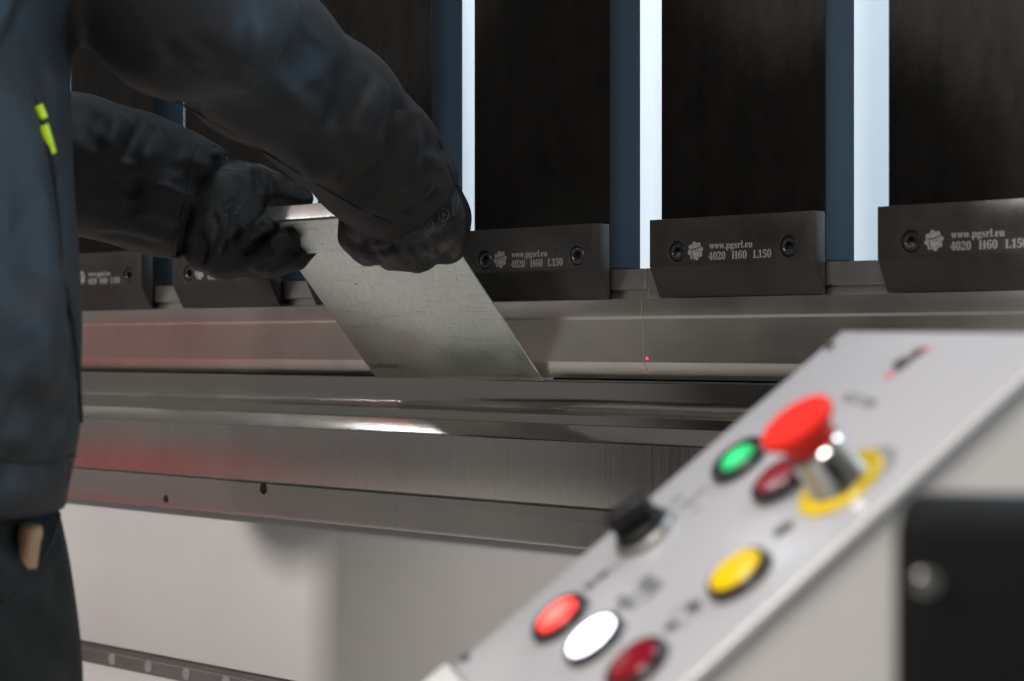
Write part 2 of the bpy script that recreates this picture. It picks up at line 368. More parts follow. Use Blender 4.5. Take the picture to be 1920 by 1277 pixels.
# ================================================================= CLAMPS
def hexsock():
    # socket screw: ring head with a hexagonal recess
    bm = bmesh.new(); s = .001
    ring = lambda r, z, n_, a0=0: [bm.verts.new((r*math.cos(a0+2*math.pi*k/n_)*s, r*math.sin(a0+2*math.pi*k/n_)*s, z*s)) for k in range(n_)]
    n_ = 48
    def hexr(z, R_):
        v = []
        for k in range(n_):
            a = 2*math.pi*k/n_; q = (a % (math.pi/3))-math.pi/6; rr = R_*math.cos(math.pi/6)/math.cos(q)
            v.append(bm.verts.new((rr*math.cos(a)*s, rr*math.sin(a)*s, z*s)))
        return v
    rs = [ring(5.1, -5, n_), ring(5.1, -1.2, n_), ring(4.6, -.7, n_), ring(3.7, -.7, n_), ring(3.4, -1.0, n_), hexr(-1.2, 3.0), hexr(-5, 3.0)]
    for a, b in zip(rs, rs[1:]):
        for k in range(n_): bm.faces.new((a[k], a[(k+1) % n_], b[(k+1) % n_], b[k]))
    bm.faces.new(rs[-1]); bmesh.ops.recalc_face_normals(bm, faces=bm.faces)
    me = bpy.data.meshes.new('screw'); bm.to_mesh(me); bm.free(); return me
scr = hexsock()
ZT = 97.0
SX = [atY(1268, 472, 0), atY(1477, 462, 0)]
def gear_parts(r):
    out = []
    poly = []
    nt = 8
    for k in range(nt):
        a = 2*math.pi*k/nt+.2
        for da, rr in ((-.15, r), (.15, r), (.22, r*.85), (.55, r*.85)): poly.append((rr*math.cos(a+da), rr*math.sin(a+da)))
    out.append(('e', prism_z(poly, 0, .10)))
    ringp = []
    n_ = 40
    bm = bmesh.new()
    vi = [bm.verts.new((r*.66*math.cos(2*math.pi*k/n_)*.001, r*.66*math.sin(2*math.pi*k/n_)*.001, .00016)) for k in range(n_)]
    vo = [bm.verts.new((r*.70*math.cos(2*math.pi*k/n_)*.001, r*.70*math.sin(2*math.pi*k/n_)*.001, .00016)) for k in range(n_)]
    for k in range(n_): bm.faces.new((vi[k], vo[k], vo[(k+1) % n_], vi[(k+1) % n_]))
    me = bpy.data.meshes.new('ring'); bm.to_mesh(me); bm.free(); out.append(('d', me))
    t = text_me('PG', r*.95, r*.36, .02); t.transform(T(-r*.5, -r*.12, .15)); out.append(('d', t))
    sw = prism_z([(-r*.62, r*.20), (-r*.62, r*.12), (r*.5, r*.30), (r*1.22, r*.62), (r*.5, r*.40)], .15, .17); out.append(('d', sw))
    lg = prism_z([(-r*.40, -r*.1), (-r*.50, -r*.1), (-r*.44, -r*.62), (-r*.34, -r*1.35), (-r*.34, -r*.5)], .15, .17); out.append(('d', lg))
    return out
def make_clamp():
    root = empty('tool_clamp', (0, 0, 0))
    body = link('clamp_body', prism_x([(0, ZT), (0, 60.5), (13.2, 37.0), (15, 37.0), (15, ZT)], 0, WD, .7, 2), M['clamp'])
    body.matrix_world = Matrix.Translation(base)
    cutters = [(lathe_me([(7.7, -9), (7.7, -1.0), (8.9, .6)], 36), Matrix.Translation(W((q[0], 0, q[2]))) @ RX(90)) for q in SX]
    cut(body, cutters); autosmooth(body, 25); body.parent = root; body.matrix_world = Matrix.Translation(base)
    for q in SX:
        s_ = link('socket_screw', scr, M['screw'], root); s_.matrix_local = T(q[0], 0, q[2]) @ RX(90) @ Matrix.Scale(1.38, 4); autosmooth(s_, 30)
    # engraving
    g = atY(1304, 470.5, 0); B = RX(90)
    e, d = [], []
    for kind, me in gear_parts(7.3): (e if kind == 'e' else d).append((me, T(g[0], 0, g[2]) @ B))
    def tx(s, pxa, pxb, pya, pyb, h):
        a = atY(pxa, pya, 0); b = atY(pxb, pyb, 0)
        e.append((text_me(serif(s), b[0]-a[0], h, .1, 0), T(a[0], 0, (a[2]+b[2])/2) @ B))
    tx('www.pgsrl.eu', 1330, 1411, 467, 463.5, 5.2)
    for s, a, b in (('4020', 1329, 1360), ('H60', 1372, 1400), ('L150', 1412, 1446)):
        tx(s, a, b, 487.5-(a-1329)*.045, 487.5-(b-1329)*.045, 6.1)
    link('engraving', join_me(e), M['engrave'], root); x = link('engraved_logo', join_me(d), M['engrave_dark'], root)
    return root
def copy_tree(o, parent=None):
    c = o.copy(); COL.objects.link(c); c.parent = parent
    for ch in list(o.children): copy_tree(ch, c)
    return c
clabels = ['small blurred black clamp farthest left, beside the jacket', 'black clamp directly below the gloved left hand, its screws half covered',
           'black clamp almost wholly hidden behind the raised sheet', 'sharp black clamp touching the right edge of the raised sheet, lettering clearest',
           'black clamp in the middle right, right of the thin punch seam', 'large soft black clamp cut by the right edge of the picture']
cl0 = make_clamp()
clamps = [cl0]+[copy_tree(cl0) for _ in range(5)]
for k, c_, lb in zip(range(-4, 2), clamps, clabels):
    c_.location = W((k*PITCH, 0, 0))
    for ch in c_.children:
        if ch.name.startswith('socket_screw'): ch.matrix_local = ch.matrix_local @ Matrix.Rotation(random.uniform(0, 1.05), 4, 'Z')
    setp(c_, lb, 'tool clamp', 'engraved black clamps holding the punch')
# ================================================================= SHEET
al = R(46); dv = np.array([0, -math.cos(al), math.sin(al)]); nv = np.array([0, -math.sin(al), -math.cos(al)])
A0 = np.array([0, 24.0, -35.5]); L = 211; TH = 1.4; WF, LF = 21, 31
def pathpts():
    pts = [A0+dv*0]
    E_ = A0+dv*L
    r = 2.2
    pts.append(A0+dv*(L-r))
    for t in np.linspace(0, 90, 6)[1:]: pts.append(E_-dv*r+nv*r + dv*r*math.sin(R(t)) - nv*r*math.cos(R(t)))
    pts.append(E_+nv*(WF-r))
    for t in np.linspace(0, 90, 6)[1:]: pts.append(E_+nv*(WF-r)-dv*r + nv*r*math.sin(R(t))+dv*r*math.cos(R(t)))
    pts.append(E_+nv*(WF+5.5)-dv*LF); return pts
cpts = pathpts()
back = [np.array([0, 50, -9.5]), A0+np.array([0, 3.5, 1.0])]  # the leg beyond the bend
path = [np.array([0, 78, 18.]), np.array([0, 27.5, -32.5]), np.array([0, 25.6, -33.6]), np.array([0, 23.6, -32.6])]
# keep the outer leg exactly on its plane
cpts[0] = A0+dv*4; path = [np.array([0, 36, -24.]), np.array([0, 28, -32.]), np.array([0, 25, -33.4])]+cpts
pa = np.array(path)
tn = np.gradient(pa, axis=0); tn /= np.linalg.norm(tn, axis=1)[:, None]
nn = np.stack([tn[:, 0], -tn[:, 2], tn[:, 1]], 1)
a_ = pa-nn*TH/2; b_ = pa+nn*TH/2
prof = [(p[1], p[2]) for p in a_]+[(p[1], p[2]) for p in b_[::-1]]
SXL, SXR = -326.8, -126.2
sheet = empty('steel_sheet', (0, 0, 0)); setp(sheet, 'grey green galvanised metal sheet with a folded upper lip held in both gloved hands', 'metal sheet')
o = link('sheet_body', prism_x(prof, SXL, SXR, .12, 1), M['sheet'], sheet); autosmooth(o, 40)
# mill stamp near the lower left corner
st = text_me('No N01554 HN 02', 36, 5.2, .03); Bm = Matrix(((1, 0, 0, 0), (0, dv[1], nv[1], 0), (0, dv[2], nv[2], 0), (0, 0, 0, 1)))
q = A0+dv*21+nv*(TH/2+.05); o = link('mill_stamp', st, M['ink'], sheet); o.matrix_local = T(SXL+5, q[1], q[2]) @ Bm
# red laser guide spots are real narrow beams
for i, (px, py, Y, wd) in enumerate(((1213, 672, 16, 1.0), (1229, 711, 24, 1.2), (1221, 692, 19, 1.0))):
    h = atY(px, py, Y); l = bpy.data.lights.new('laser_guide', 'SPOT'); l.color = (1, .01, .02); l.energy = 1.1; l.spot_size = R(1.2); l.spot_blend = .3; l.shadow_soft_size = .0005
    lo = bpy.data.objects.new('laser_guide', l); COL.objects.link(lo); src = h+np.array([-52., -54, 3. if Y < 20 else -45.]); lo.location = W(src); lo.rotation_euler = (W(h)-W(src)).to_track_quat('-Z', 'Y').to_euler()
# ================================================================= CONSOLE
r_ = ray(1400, 1000); Wv = -r_/np.linalg.norm(r_)
Rv = np.cross([0, 0, 1.], Wv); Rv /= np.linalg.norm(Rv); Uv = np.cross(Wv, Rv)
s_ = math.sqrt(1-.4**2); t_ = R(37.5)
nrm = -math.sin(t_)*s_*Rv+math.cos(t_)*s_*Uv+.4*Wv
PC = S(1400, 1000, 690)
def onp(px, py, h=0):
    r = ray(px, py); return C0+r*np.dot(PC+nrm*h-C0, nrm)/np.dot(r, nrm)
TLp, BLp = onp(1580, 620), onp(850, 1250)
uu = (TLp-BLp)/np.linalg.norm(TLp-BLp); vv = np.cross(uu, nrm)   # uu up the panel, vv across it
def loc(px, py, h=0): P = onp(px, py, h)-TLp; return float(P@vv), float(P@uu)
MC = Matrix(((vv[0], uu[0], nrm[0], 0), (vv[1], uu[1], nrm[1], 0), (vv[2], uu[2], nrm[2], 0), (0, 0, 0, 1)))
MC = Matrix.Translation(W(TLp)) @ MC
cons = empty('control_console', mtx=MC)
setp(cons, 'white sloping control console with coloured push buttons and a red emergency stop', 'control console')
bpy.context.view_layer.update()
def cput(name, me, m, x=0, y=0, z=0, parent=None, rot=ID, ang=30):
    o = link(name, me, m, parent or cons); o.matrix_local = T(x, y, z) @ rot; autosmooth(o, ang); return o
tr = loc(1987, 630); rt = loc(1280, 1277); wR = rt[0]; LB = loc(850, 1250)[1]
outline = [(0, 0), (0, LB), (wR+1.5, LB), (tr[0]+1, tr[1]+2)]
cput('face_plate', prism_z(outline, -3.2, 0, .9, 3), M['console'])
# raised bright rim along the near edge
def bar2(x0, y0, x1, y1, z0, z1, wd, bev):
    d = np.array([x1-x0, y1-y0]); d /= np.linalg.norm(d); p = np.array([d[1], -d[0]])*wd
    return prism_z([(x0, y0), (x1, y1), (x1+p[0], y1+p[1]), (x0+p[0], y0+p[1])], z0, z1, bev, 3)
cput('edge_trim', bar2(wR+1.7, LB, tr[0]+1.2, tr[1]+2, -3.6, -.3, 1.8, .8), M['edge'])
cput('console_housing', prism_z([(4, -3), (4, LB+4), (wR-1.5, LB+4), (tr[0]-2.5, tr[1]-1)], -150, -3.3, 3, 3), M['housing'])
cput('end_cap', prism_z([(-9, LB-.8), (-9, LB-26), (wR+1.5, LB-26), (wR+1.5, LB-.8)], -16, .8, 2, 3), M['edge'])
for px, py in ((1555, 650), (871, 1233)):
    x, y = loc(px, py); cput('plate_screw', lathe_me([(2.6, -.3), (2.6, .6), (2.0, 1.1), (1.2, 1.1), (1.0, .3), (0, .3)], 24), M['print'], x+1.4, y, 0)
bez = lathe_me([(13.4, 0), (13.4, 3.2), (12.6, 4.0), (11.6, 4.1), (11.2, 2.6), (0, 2.6)], 48)
ringm = lathe_me([(13.5, 0), (14.2, .2), (14.0, .8), (13.5, .9)], 48)
def lens(r, h): return lathe_me([(r, 2.4), (r, h-.8), (r-.5, h-.3), (r*.7, h), (0, h+.2)], 48)
blabels = {'lit_red': 'lit red push button', 'lit_white': 'glowing white push button'}
def button(px, py, m, r=11.0, h=3.2, label=None):
    h += 1.5; x, y = loc(px, py, h-.5); e = bpy.data.objects.new('push_button', None); COL.objects.link(e); e.parent = cons; e.matrix_local = T(x, y, 0)
    if label: e['label'] = label
    for nm, me, mm in (('bezel', bez, M['bezel']), ('trim_ring', ringm, M['trim']), ('button_lens', lens(r, h), m)):
        o = link(nm, me, mm, e); autosmooth(o, 35)
    return e
button(1042, 1150, M['lred'], 9.6, 3.4, 'push button lit bright red')
button(1106, 1190, M['lwhite'], 10.8, 3.4, 'push button glowing white')
button(1184, 1236, M['dred'], 10.8, 3.6, 'unlit dark red push button at the lower end')
button(1380, 855, M['lgreen'], 8.0, 3.0, 'push button lit green')
button(1456, 888, M['dred'], 10.5, 4.0, 'unlit dark red push button under the emergency stop')
button(1376, 1066, M['ylens'], 11.0, 3.8, 'amber yellow push button')
# selector switch
x, y = loc(1212, 1003); e = bpy.data.objects.new('selector_switch', None); COL.objects.link(e); e.parent = cons; e.matrix_local = T(x, y, 0)
for nm, me, mm in (('bezel', lathe_me([(14.5, 0), (14.5, 2.2), (13.4, 3.6), (12.2, 3.6), (11.8, 2), (0, 2)], 48), M['trim']),
                   ('knob_base', lathe_me([(11.6, 1.5), (11.6, 6), (10.6, 7), (0, 7)], 40), M['blackp']),
                   ('knob', box_me(-4.8, 4.8, -10, 10, 6, 17, 2.0, 3), M['blackp'])):
    o = link(nm, me, mm, e); autosmooth(o, 30)
    if nm == 'knob': o.matrix_local = Matrix.Rotation(R(-28), 4, 'Z')
# emergency stop
x, y = loc(1577, 907); e = bpy.data.objects.new('emergency_stop', None); COL.objects.link(e); e.parent = cons; e.matrix_local = T(x, y, 0)
for nm, me, mm in (('yellow_ring', lathe_me([(18.6, 0), (18.6, 1.0), (17.9, 1.7), (11, 1.7), (11, 0)], 56), M['yellow']),
                   ('chrome_collar', lathe_me([(12.6, 1.2), (12.6, 2.5), (11.6, 4), (11.6, 18), (10.4, 19.4), (0, 19.4)], 56), M['chrome']),
                   ('mushroom_cap', lathe_me([(9.6, 18), (10.2, 21), (11.2, 24.5), (13.2, 27.0), (15.0, 28.2), (15.5, 29.4), (15.4, 30.6), (14.5, 31.9), (12.5, 32.4), (8, 32.2), (0, 31.8)], 64), M['cap'])):
    o = link(nm, me, mm, e); autosmooth(o, 40)
# printed marks (all far out of focus in the photograph): small flat prints in the panel's own frame
def mark(px0, py0, px1, py1, wd, m, name='printed_mark'):
    a = np.array(loc(px0, py0)); b = np.array(loc(px1, py1)); d = (b-a)/max(1e-6, np.linalg.norm(b-a)); p = np.array([-d[1], d[0]])*wd*.85
    return (m, prism_z([tuple(a-p), tuple(b-p), tuple(b+p), tuple(a+p)], .05, {'print': .16, 'printr': .12, 'printl': .09}[m]))
def ell(px, py, rx, ry, m, rin=0, a0=0, a1=360):
    c = np.array(loc(px, py)); n_ = 24
    if rin <= 0: return (m, prism_z([(c[0]+rx*math.cos(2*math.pi*k/n_), c[1]+ry*math.sin(2*math.pi*k/n_)) for k in range(n_)], .05, .18))
    P = [(c[0]+rx*math.cos(R(a0+(a1-a0)*k/n_)), c[1]+ry*math.sin(R(a0+(a1-a0)*k/n_))) for k in range(n_+1)]
    P += [(c[0]+rx*rin*math.cos(R(a1-(a1-a0)*k/n_)), c[1]+ry*rin*math.sin(R(a1-(a1-a0)*k/n_))) for k in range(n_+1)]
    return (m, prism_z(P, .05, .12))
mk = [mark(1662, 708, 1673, 699, 2.6, 'printr'), mark(1678, 690, 1700, 674, 6, 'print'), ell(1692, 684, 4.0, 4.6, 'print'),
      mark(1706, 668, 1722, 655, 2.2, 'printr'), ell(1718, 664, 3.6, 4.2, 'print'), mark(1730, 660, 1742, 651, 2.6, 'printr'),
      # pictograms beside the buttons
      ell(1106, 1098, 2.7, 2.7, 'print'), mark(1118, 1088, 1142, 1070, 2.6, 'print'), mark(1146, 1066, 1168, 1050, 1.4, 'printl'),
      mark(1152, 1148, 1180, 1128, 3, 'printl'), mark(1160, 1120, 1190, 1140, 2.4, 'printl'), mark(1182, 1122, 1222, 1094, 2.2, 'printl'), mark(1200, 1130, 1230, 1108, 2.0, 'printl'), mark(1204, 1085, 1236, 1106, 4, 'printl'),
      ell(1258, 1175, 3.0, 3.0, 'print'), ell(1300, 1138, 3.4, 3.4, 'print'), ell(1278, 1158, 7.5, 9.5, 'printl', .78, 20, 200), mark(1262, 1178, 1290, 1165, 1.4, 'printl'),
      ell(1462, 996, 2.4, 2.4, 'print'), mark(1452, 1002, 1486, 982, 4.0, 'print'),
      mark(1256, 945, 1282, 927, 2.0, 'printl'), mark(1272, 956, 1300, 936, 1.6, 'printl'), mark(1286, 950, 1320, 915, 1.6, 'printl'), mark(1300, 960, 1312, 950, 2, 'printl')]
for k_, me in mk: link('printed_mark', me, M[k_], cons)
a = loc(1586, 742)
t = text_me('ADZ SPB', 27, 5.4, .07); o = link('printed_lettering', t, M['print'], cons); o.matrix_local = T(a[0]-1, a[1]-3, .05)
# black mounting box in front of the housing
mb = empty('mounting_box', S(1676, 952, 450)); setp(mb, 'large blurred black box in the bottom right corner below the console edge', 'mounting box')
q = S(1676, 952, 450)
o = link('box_body', box_me(0, 130, 0, 60, -130, 0, 7, 4), M['boxb'], mb); o.matrix_local = Matrix.Rotation(PSI-.24, 4, 'Z'); autosmooth(o, 30)
for dx, dz in ((8.2, -18.5),):
    o = link('bolt', lathe_me([(3.2, 0), (3.2, 1.6), (2.6, 2.2), (0, 2.2)], 32), M['chrome'], mb); o.matrix_local = Matrix.Rotation(PSI-.24, 4, 'Z') @ T(dx, 0, dz) @ RX(90); autosmooth(o, 30)

# what carries them: a floor post under the housing and a bracket for the box
hc_ = np.array(TLp)+vv*70-nrm*110-uu*120
po = link('support_post', box_me(-30, 30, -30, 30, -(hc_[2]+H0-14), 20, 4, 3), M['housing'], cons); po.matrix_parent_inverse = MC.inverted(); po.location = W(hc_); autosmooth(po, 30)
ft = link('base_plate', box_me(-130, 130, -130, 130, 0, 14, 3, 2), M['blackp'], cons); ft.matrix_parent_inverse = MC.inverted(); ft.location = W((hc_[0], hc_[1], -H0)); autosmooth(ft, 30)
bc = Matrix.Rotation(PSI-.24, 4, 'Z')
br = link('support_bracket', box_me(60, 90, 55, 175, -110, -85, 2, 2), M['boxb'], mb); br.matrix_local = bc; autosmooth(br, 30)

# ================================================================= PERSON (signed-distance modelling, meshed with surface nets)
class Field:
    def __init__(s, lo, hi, h):
        s.lo = np.array(lo, float); s.h = h; s.n = np.ceil((np.array(hi)-s.lo)/h).astype(int)+1
        g = [s.lo[i]+h*np.arange(s.n[i]) for i in range(3)]
        s.X, s.Y, s.Z = [a.astype(np.float32) for a in np.meshgrid(*g, indexing='ij')]
        s.d = np.full(s.n, 1e3, np.float32); s.sm = 2
    def cone(s, a, b, ra, rb, sy=1.):   # tapered capsule distance; sy stretches Y (flattens the shape in depth)
        a = np.array(a, float); b = np.array(b, float); q = b-a; L2 = (q[0]**2+(q[1]*sy)**2+q[2]**2)+1e-9
        t = ((s.X-a[0])*q[0]+(s.Y-a[1])*q[1]*sy*sy+(s.Z-a[2])*q[2])/L2; np.clip(t, 0, 1, t)
        dx = s.X-a[0]-t*q[0]; dy = (s.Y-a[1]-t*q[1])*sy; dz = s.Z-a[2]-t*q[2]
        return np.sqrt(dx*dx+dy*dy+dz*dz)-(ra+(rb-ra)*t)
    def add(s, d, k=8):
        h = np.clip(.5+.5*(s.d-d)/k, 0, 1); s.d = s.d*(1-h)+d*h-k*h*(1-h)
    def sub(s, d, k=4):
        h = np.clip(.5-.5*(s.d+d)/k, 0, 1); s.d = s.d*(1-h)+(-d)*h+k*h*(1-h)
    def chain(s, pts, k=8, sy=1.):
        for (a, ra), (b, rb) in zip(pts, pts[1:]): s.add(s.cone(a, b, ra, rb, sy), k)
    def at(s, p):
        q = (np.asarray(p, float)-s.lo)/s.h; i = np.floor(q).astype(int); i = np.clip(i, 0, s.n-2); f = q-i
        v = 0
        for c in range(8):
            o = np.array([c & 1, c >> 1 & 1, c >> 2 & 1]); wt = np.prod(np.where(o, f, 1-f)); v += wt*s.d[tuple(i+o)]
        return v
    def hit(s, px, py, d0, d1, step=2.):
        r = ray(px, py); prev = None
        for D in np.arange(d0, d1, step):
            p = C0+r*D
            if np.any(p < s.lo) or np.any(p > s.lo+s.h*(s.n-2)): continue
            if s.at(p) < 0: return p
        return None
    def groove(s, pts, wd, amp):  # amp>0 dents, amp<0 raises
        pts = [p for p in pts if p is not None]
        if len(pts) < 2: return
        P = np.array(pts); lo = P.min(0)-wd*3; hi = P.max(0)+wd*3
        i0 = np.clip(((lo-s.lo)/s.h).astype(int), 0, s.n-1); i1 = np.clip(((hi-s.lo)/s.h).astype(int)+1, 1, s.n)
        sl = tuple(slice(a, b) for a, b in zip(i0, i1)); X, Y, Z = s.X[sl], s.Y[sl], s.Z[sl]
        best = None
        n_ = len(pts)-1
        for j, (a, b) in enumerate(zip(pts, pts[1:])):
            a = np.array(a); q = np.array(b)-a; t = ((X-a[0])*q[0]+(Y-a[1])*q[1]+(Z-a[2])*q[2])/(q@q+1e-9); tc = np.clip(t, 0, 1)
            dd = (X-a[0]-tc*q[0])**2+(Y-a[1]-tc*q[1])**2+(Z-a[2]-tc*q[2])**2
            u = (j+tc)/n_; e = np.exp(-dd/(wd*wd))*np.clip(np.minimum(u, 1-u)*5+.15, 0, 1)
            best = e if best is None else np.maximum(best, e)
        s.d[sl] += amp*best
    def mesh(s, name, clipf=None):
        d = s.d if clipf is None else np.maximum(s.d, clipf)
        ins = d < 0; n0, n1, n2 = s.n-1
        cnt = np.zeros((n0, n1, n2), np.int8)
        for c in range(8):
            o = (c & 1, c >> 1 & 1, c >> 2 & 1); cnt += ins[o[0]:o[0]+n0, o[1]:o[1]+n1, o[2]:o[2]+n2]
        act = (cnt > 0) & (cnt < 8); idx = np.full(act.shape, -1, np.int64); ii = np.argwhere(act); idx[act] = np.arange(len(ii))
        acc = np.zeros((len(ii), 3)); wt = np.zeros(len(ii))
        corners = [(0, 0, 0), (1, 0, 0), (0, 1, 0), (1, 1, 0), (0, 0, 1), (1, 0, 1), (0, 1, 1), (1, 1, 1)]
        for a in range(8):
            for ax in range(3):
                o = list(corners[a])
                if o[ax]: continue
                p = list(o); p[ax] = 1
                da = d[ii[:, 0]+o[0], ii[:, 1]+o[1], ii[:, 2]+o[2]]; db = d[ii[:, 0]+p[0], ii[:, 1]+p[1], ii[:, 2]+p[2]]
                m_ = (da < 0) != (db < 0); t = np.where(m_, da/np.where(m_, da-db, 1), 0)
                pos = np.tile(np.array(o, float), (len(ii), 1)); pos[:, ax] += t
                acc[m_] += pos[m_]; wt[m_] += 1
        V = (ii+acc/wt[:, None])*s.h+s.lo
        faces = []
        for ax in range(3):
            b, c = (ax+1) % 3, (ax+2) % 3
            sl0 = [slice(None)]*3; sl1 = [slice(None)]*3; sl0[ax] = slice(0, -1); sl1[ax] = slice(1, None)
            A, B = ins[tuple(sl0)], ins[tuple(sl1)]; e = np.argwhere(A != B); fl = A[A != B]
            ok = (e[:, b] > 0) & (e[:, c] > 0) & (e[:, b] < s.n[b]-1) & (e[:, c] < s.n[c]-1); e = e[ok]; fl = fl[ok]
            q = []
            for db, dc in ((0, 0), (-1, 0), (-1, -1), (0, -1)):
                f = e.copy(); f[:, b] += db; f[:, c] += dc; q.append(idx[f[:, 0], f[:, 1], f[:, 2]])
            q = np.stack(q, 1); q[~fl] = q[~fl][:, ::-1]; faces.append(q)
        Fq = np.concatenate(faces); Fq = Fq[(Fq >= 0).all(1)]
        me = bpy.data.meshes.new(name); P = V*.001; P[:, 2] += H0*.001
        me.vertices.add(len(P)); me.vertices.foreach_set('co', P.ravel().astype(np.float32))
        me.loops.add(len(Fq)*4); me.loops.foreach_set('vertex_index', Fq.ravel().astype(np.int32))
        me.polygons.add(len(Fq)); me.polygons.foreach_set('loop_start', np.arange(0, len(Fq)*4, 4, dtype=np.int32)); me.polygons.foreach_set('loop_total', np.full(len(Fq), 4, np.int32))
        me.update(); me.validate()
        bm = bmesh.new(); bm.from_mesh(me); bmesh.ops.recalc_face_normals(bm, faces=bm.faces)
        for _ in range(s.sm): bmesh.ops.smooth_vert(bm, verts=bm.verts, factor=.5, use_axis_x=True, use_axis_y=True, use_axis_z=True)
        bm.to_mesh(me); bm.free(); return me
person = empty('person', (-215, -565, -H0)); setp(person, 'person in a charcoal work jacket, dark trousers and black gloves bending the metal sheet', 'person')
bpy.context.view_layer.update()
def pput(name, me, m, parent=None):
    o = link(name, me, m, parent or person, True); o.matrix_parent_inverse = (parent or person).matrix_world.inverted(); return o
# joints (mm)
shR, elR, wrR = np.array([-45, -570, 440.]), S(330, 20, 1120), S(742, 345, 1368)
shL, elL, wrL = np.array([-390, -560, 440.]), np.array([-432, -372, 158.]), S(385, 384, 1512)
TC = np.array([-212, -570, 0.])
# ---- jacket
f = Field((-520, -760, -175), (120, -90, 620), 3.4)
SY = 1.5
tor = [((TC[0]+2, TC[1]-6, -72), 190), ((TC[0]+2, TC[1]-4, -40), 198), ((TC[0]+2, TC[1], 40), 194), ((TC[0]-4, TC[1]+6, 160), 186), ((TC[0]-4, TC[1]+10, 300), 190), ((TC[0], TC[1]+6, 400), 160)]
f.chain(tor, 30, SY)
f.d = np.maximum(f.d, -(f.Z+100))
f.d = np.maximum(f.d, -(f.Z+97))
f.chain([((TC[0], TC[1]+5, 430), 110), ((TC[0], TC[1]+15, 530), 72)], 40, 1.2)  # collar
f.chain([(shR, 80), (elR*.45+shR*.55, 60), (elR, 53)], 30)
f.chain([(S(245, -80, 1108), 46), (S(345, 0, 1125), 53), (S(484, 110, 1215), 52), (S(619, 213, 1290), 49), (S(702, 298, 1338), 47), (S(752, 352, 1362), 41), (S(772, 376, 1370), 35)], 20)
f.chain([(shL, 80), (elL*.5+shL*.5, 70), (elL, 60)], 40)
f.chain([(elL, 60), (S(145, 308, 1455), 54), (S(250, 335, 1480), 53), (S(318, 362, 1495), 50), (S(352, 372, 1503), 46), (S(392, 388, 1512), 44)], 16)
nq = .65*np.array([cp, sp, 0])-.76*np.array([0, 0, 1.])+.35*np.array([-sp, cp, 0]); nq /= np.linalg.norm(nq); pq = S(800, 402, 1350)
near = np.sqrt((f.X-pq[0])**2+(f.Y-pq[1])**2+(f.Z-pq[2])**2)-115
cutd = (f.X-pq[0])*nq[0]+(f.Y-pq[1])*nq[1]+(f.Z-pq[2])*nq[2]
f.d = np.maximum(f.d, np.minimum(cutd, -near))
nq = .92*np.array([cp, sp, 0])-.38*np.array([0, 0, 1.]); pq = S(392, 370, 1512)
near = np.sqrt((f.X-pq[0])**2+(f.Y-pq[1])**2+(f.Z-pq[2])**2)-80
cutd = (f.X-pq[0])*nq[0]+(f.Y-pq[1])*nq[1]+(f.Z-pq[2])*nq[2]
f.d = np.maximum(f.d, np.minimum(cutd, -near))
def crease(lst, wd, amp, d0=950, d1=1700, off=9):   # a sharp valley with a raised lip beside it
    f.groove([f.hit(px, py, d0, d1) for px, py in lst], wd*1.9, -amp*.55)
    f.groove([f.hit(px+off*.3, py+off, d0, d1) for px, py in lst], wd, amp)
# cuff gathers: groove rings round the sleeve and lengthwise puckers
def ringpts(c, ax, r, n_=18, a0=0, a1=360):
    ax = ax/np.linalg.norm(ax); e1 = np.cross(ax, [0, 0, 1.]); e1 /= np.linalg.norm(e1); e2 = np.cross(ax, e1)
    return [c+r*(e1*math.cos(R(a0+(a1-a0)*i/n_))+e2*math.sin(R(a0+(a1-a0)*i/n_))) for i in range(n_+1)]
axL = S(392, 388, 1512)-S(318, 362, 1495); cs_ = S(352, 372, 1503)
f.groove(ringpts(cs_, axL, 46, 24, -5, 365), 3.6, 6.5)
e1 = np.cross(axL/np.linalg.norm(axL), [0, 0, 1.]); e1 /= np.linalg.norm(e1); e2 = np.cross(axL/np.linalg.norm(axL), e1)
for i in range(15):
    a = 2*math.pi*i/15+.2*math.sin(i*5); dirv = e1*math.cos(a)+e2*math.sin(a)
    f.groove([S(335, 366, 1499)+dirv*49, cs_+dirv*46, S(372, 380, 1507)+dirv*45, S(400, 391, 1514)+dirv*45], 3.2, 4.2+1.6*math.sin(i*3))
# fold lines, drawn where the cloth shows them
def fold(lst, wd, amp, d0=950, d1=1700): f.groove([f.hit(px, py, d0, d1) for px, py in lst], wd, amp)
HL = dict(d0=1330, d1=1560)
fold([(225, 212), (215, 245), (190, 280)], 14, -5, **HL); fold([(285, 225), (262, 262), (225, 300)], 12, 7, **HL); fold([(160, 200), (175, 230), (160, 268)], 12, 4, **HL)
fold([(345, 245), (318, 285), (296, 330)], 11, 6, **HL); fold([(308, 240), (285, 275), (270, 310)], 12, -4, **HL); fold([(150, 330), (200, 345), (262, 372)], 14, 6, **HL)
fold([(352, 322), (372, 342), (396, 365)], 8, 8, **HL); fold([(335, 300), (352, 330), (350, 360)], 9, 6, **HL); fold([(320, 395), (350, 402), (382, 402)], 5, 4, **HL); fold([(310, 420), (345, 425), (380, 425)], 5, 4, **HL)
fold([(146, 296), (200, 312), (262, 330), (300, 336), (345, 352), (392, 368)], 3.2, 3.2, **HL); fold([(262, 332), (240, 370), (250, 410)], 10, 5, **HL)
HR = dict(d0=1000, d1=1420)
fold([(712, 150), (700, 200), (668, 285)], 15, -7, **HR); fold([(742, 175), (735, 230), (722, 290)], 10, 6, **HR); fold([(770, 200), (772, 250), (765, 300)], 12, -7, **HR)
fold([(640, 120), (650, 180), (640, 250)], 18, 7, **HR); fold([(800, 240), (800, 290), (795, 330)], 8, 5, **HR); fold([(590, 60), (580, 110), (545, 160)], 18, 6, **HR)
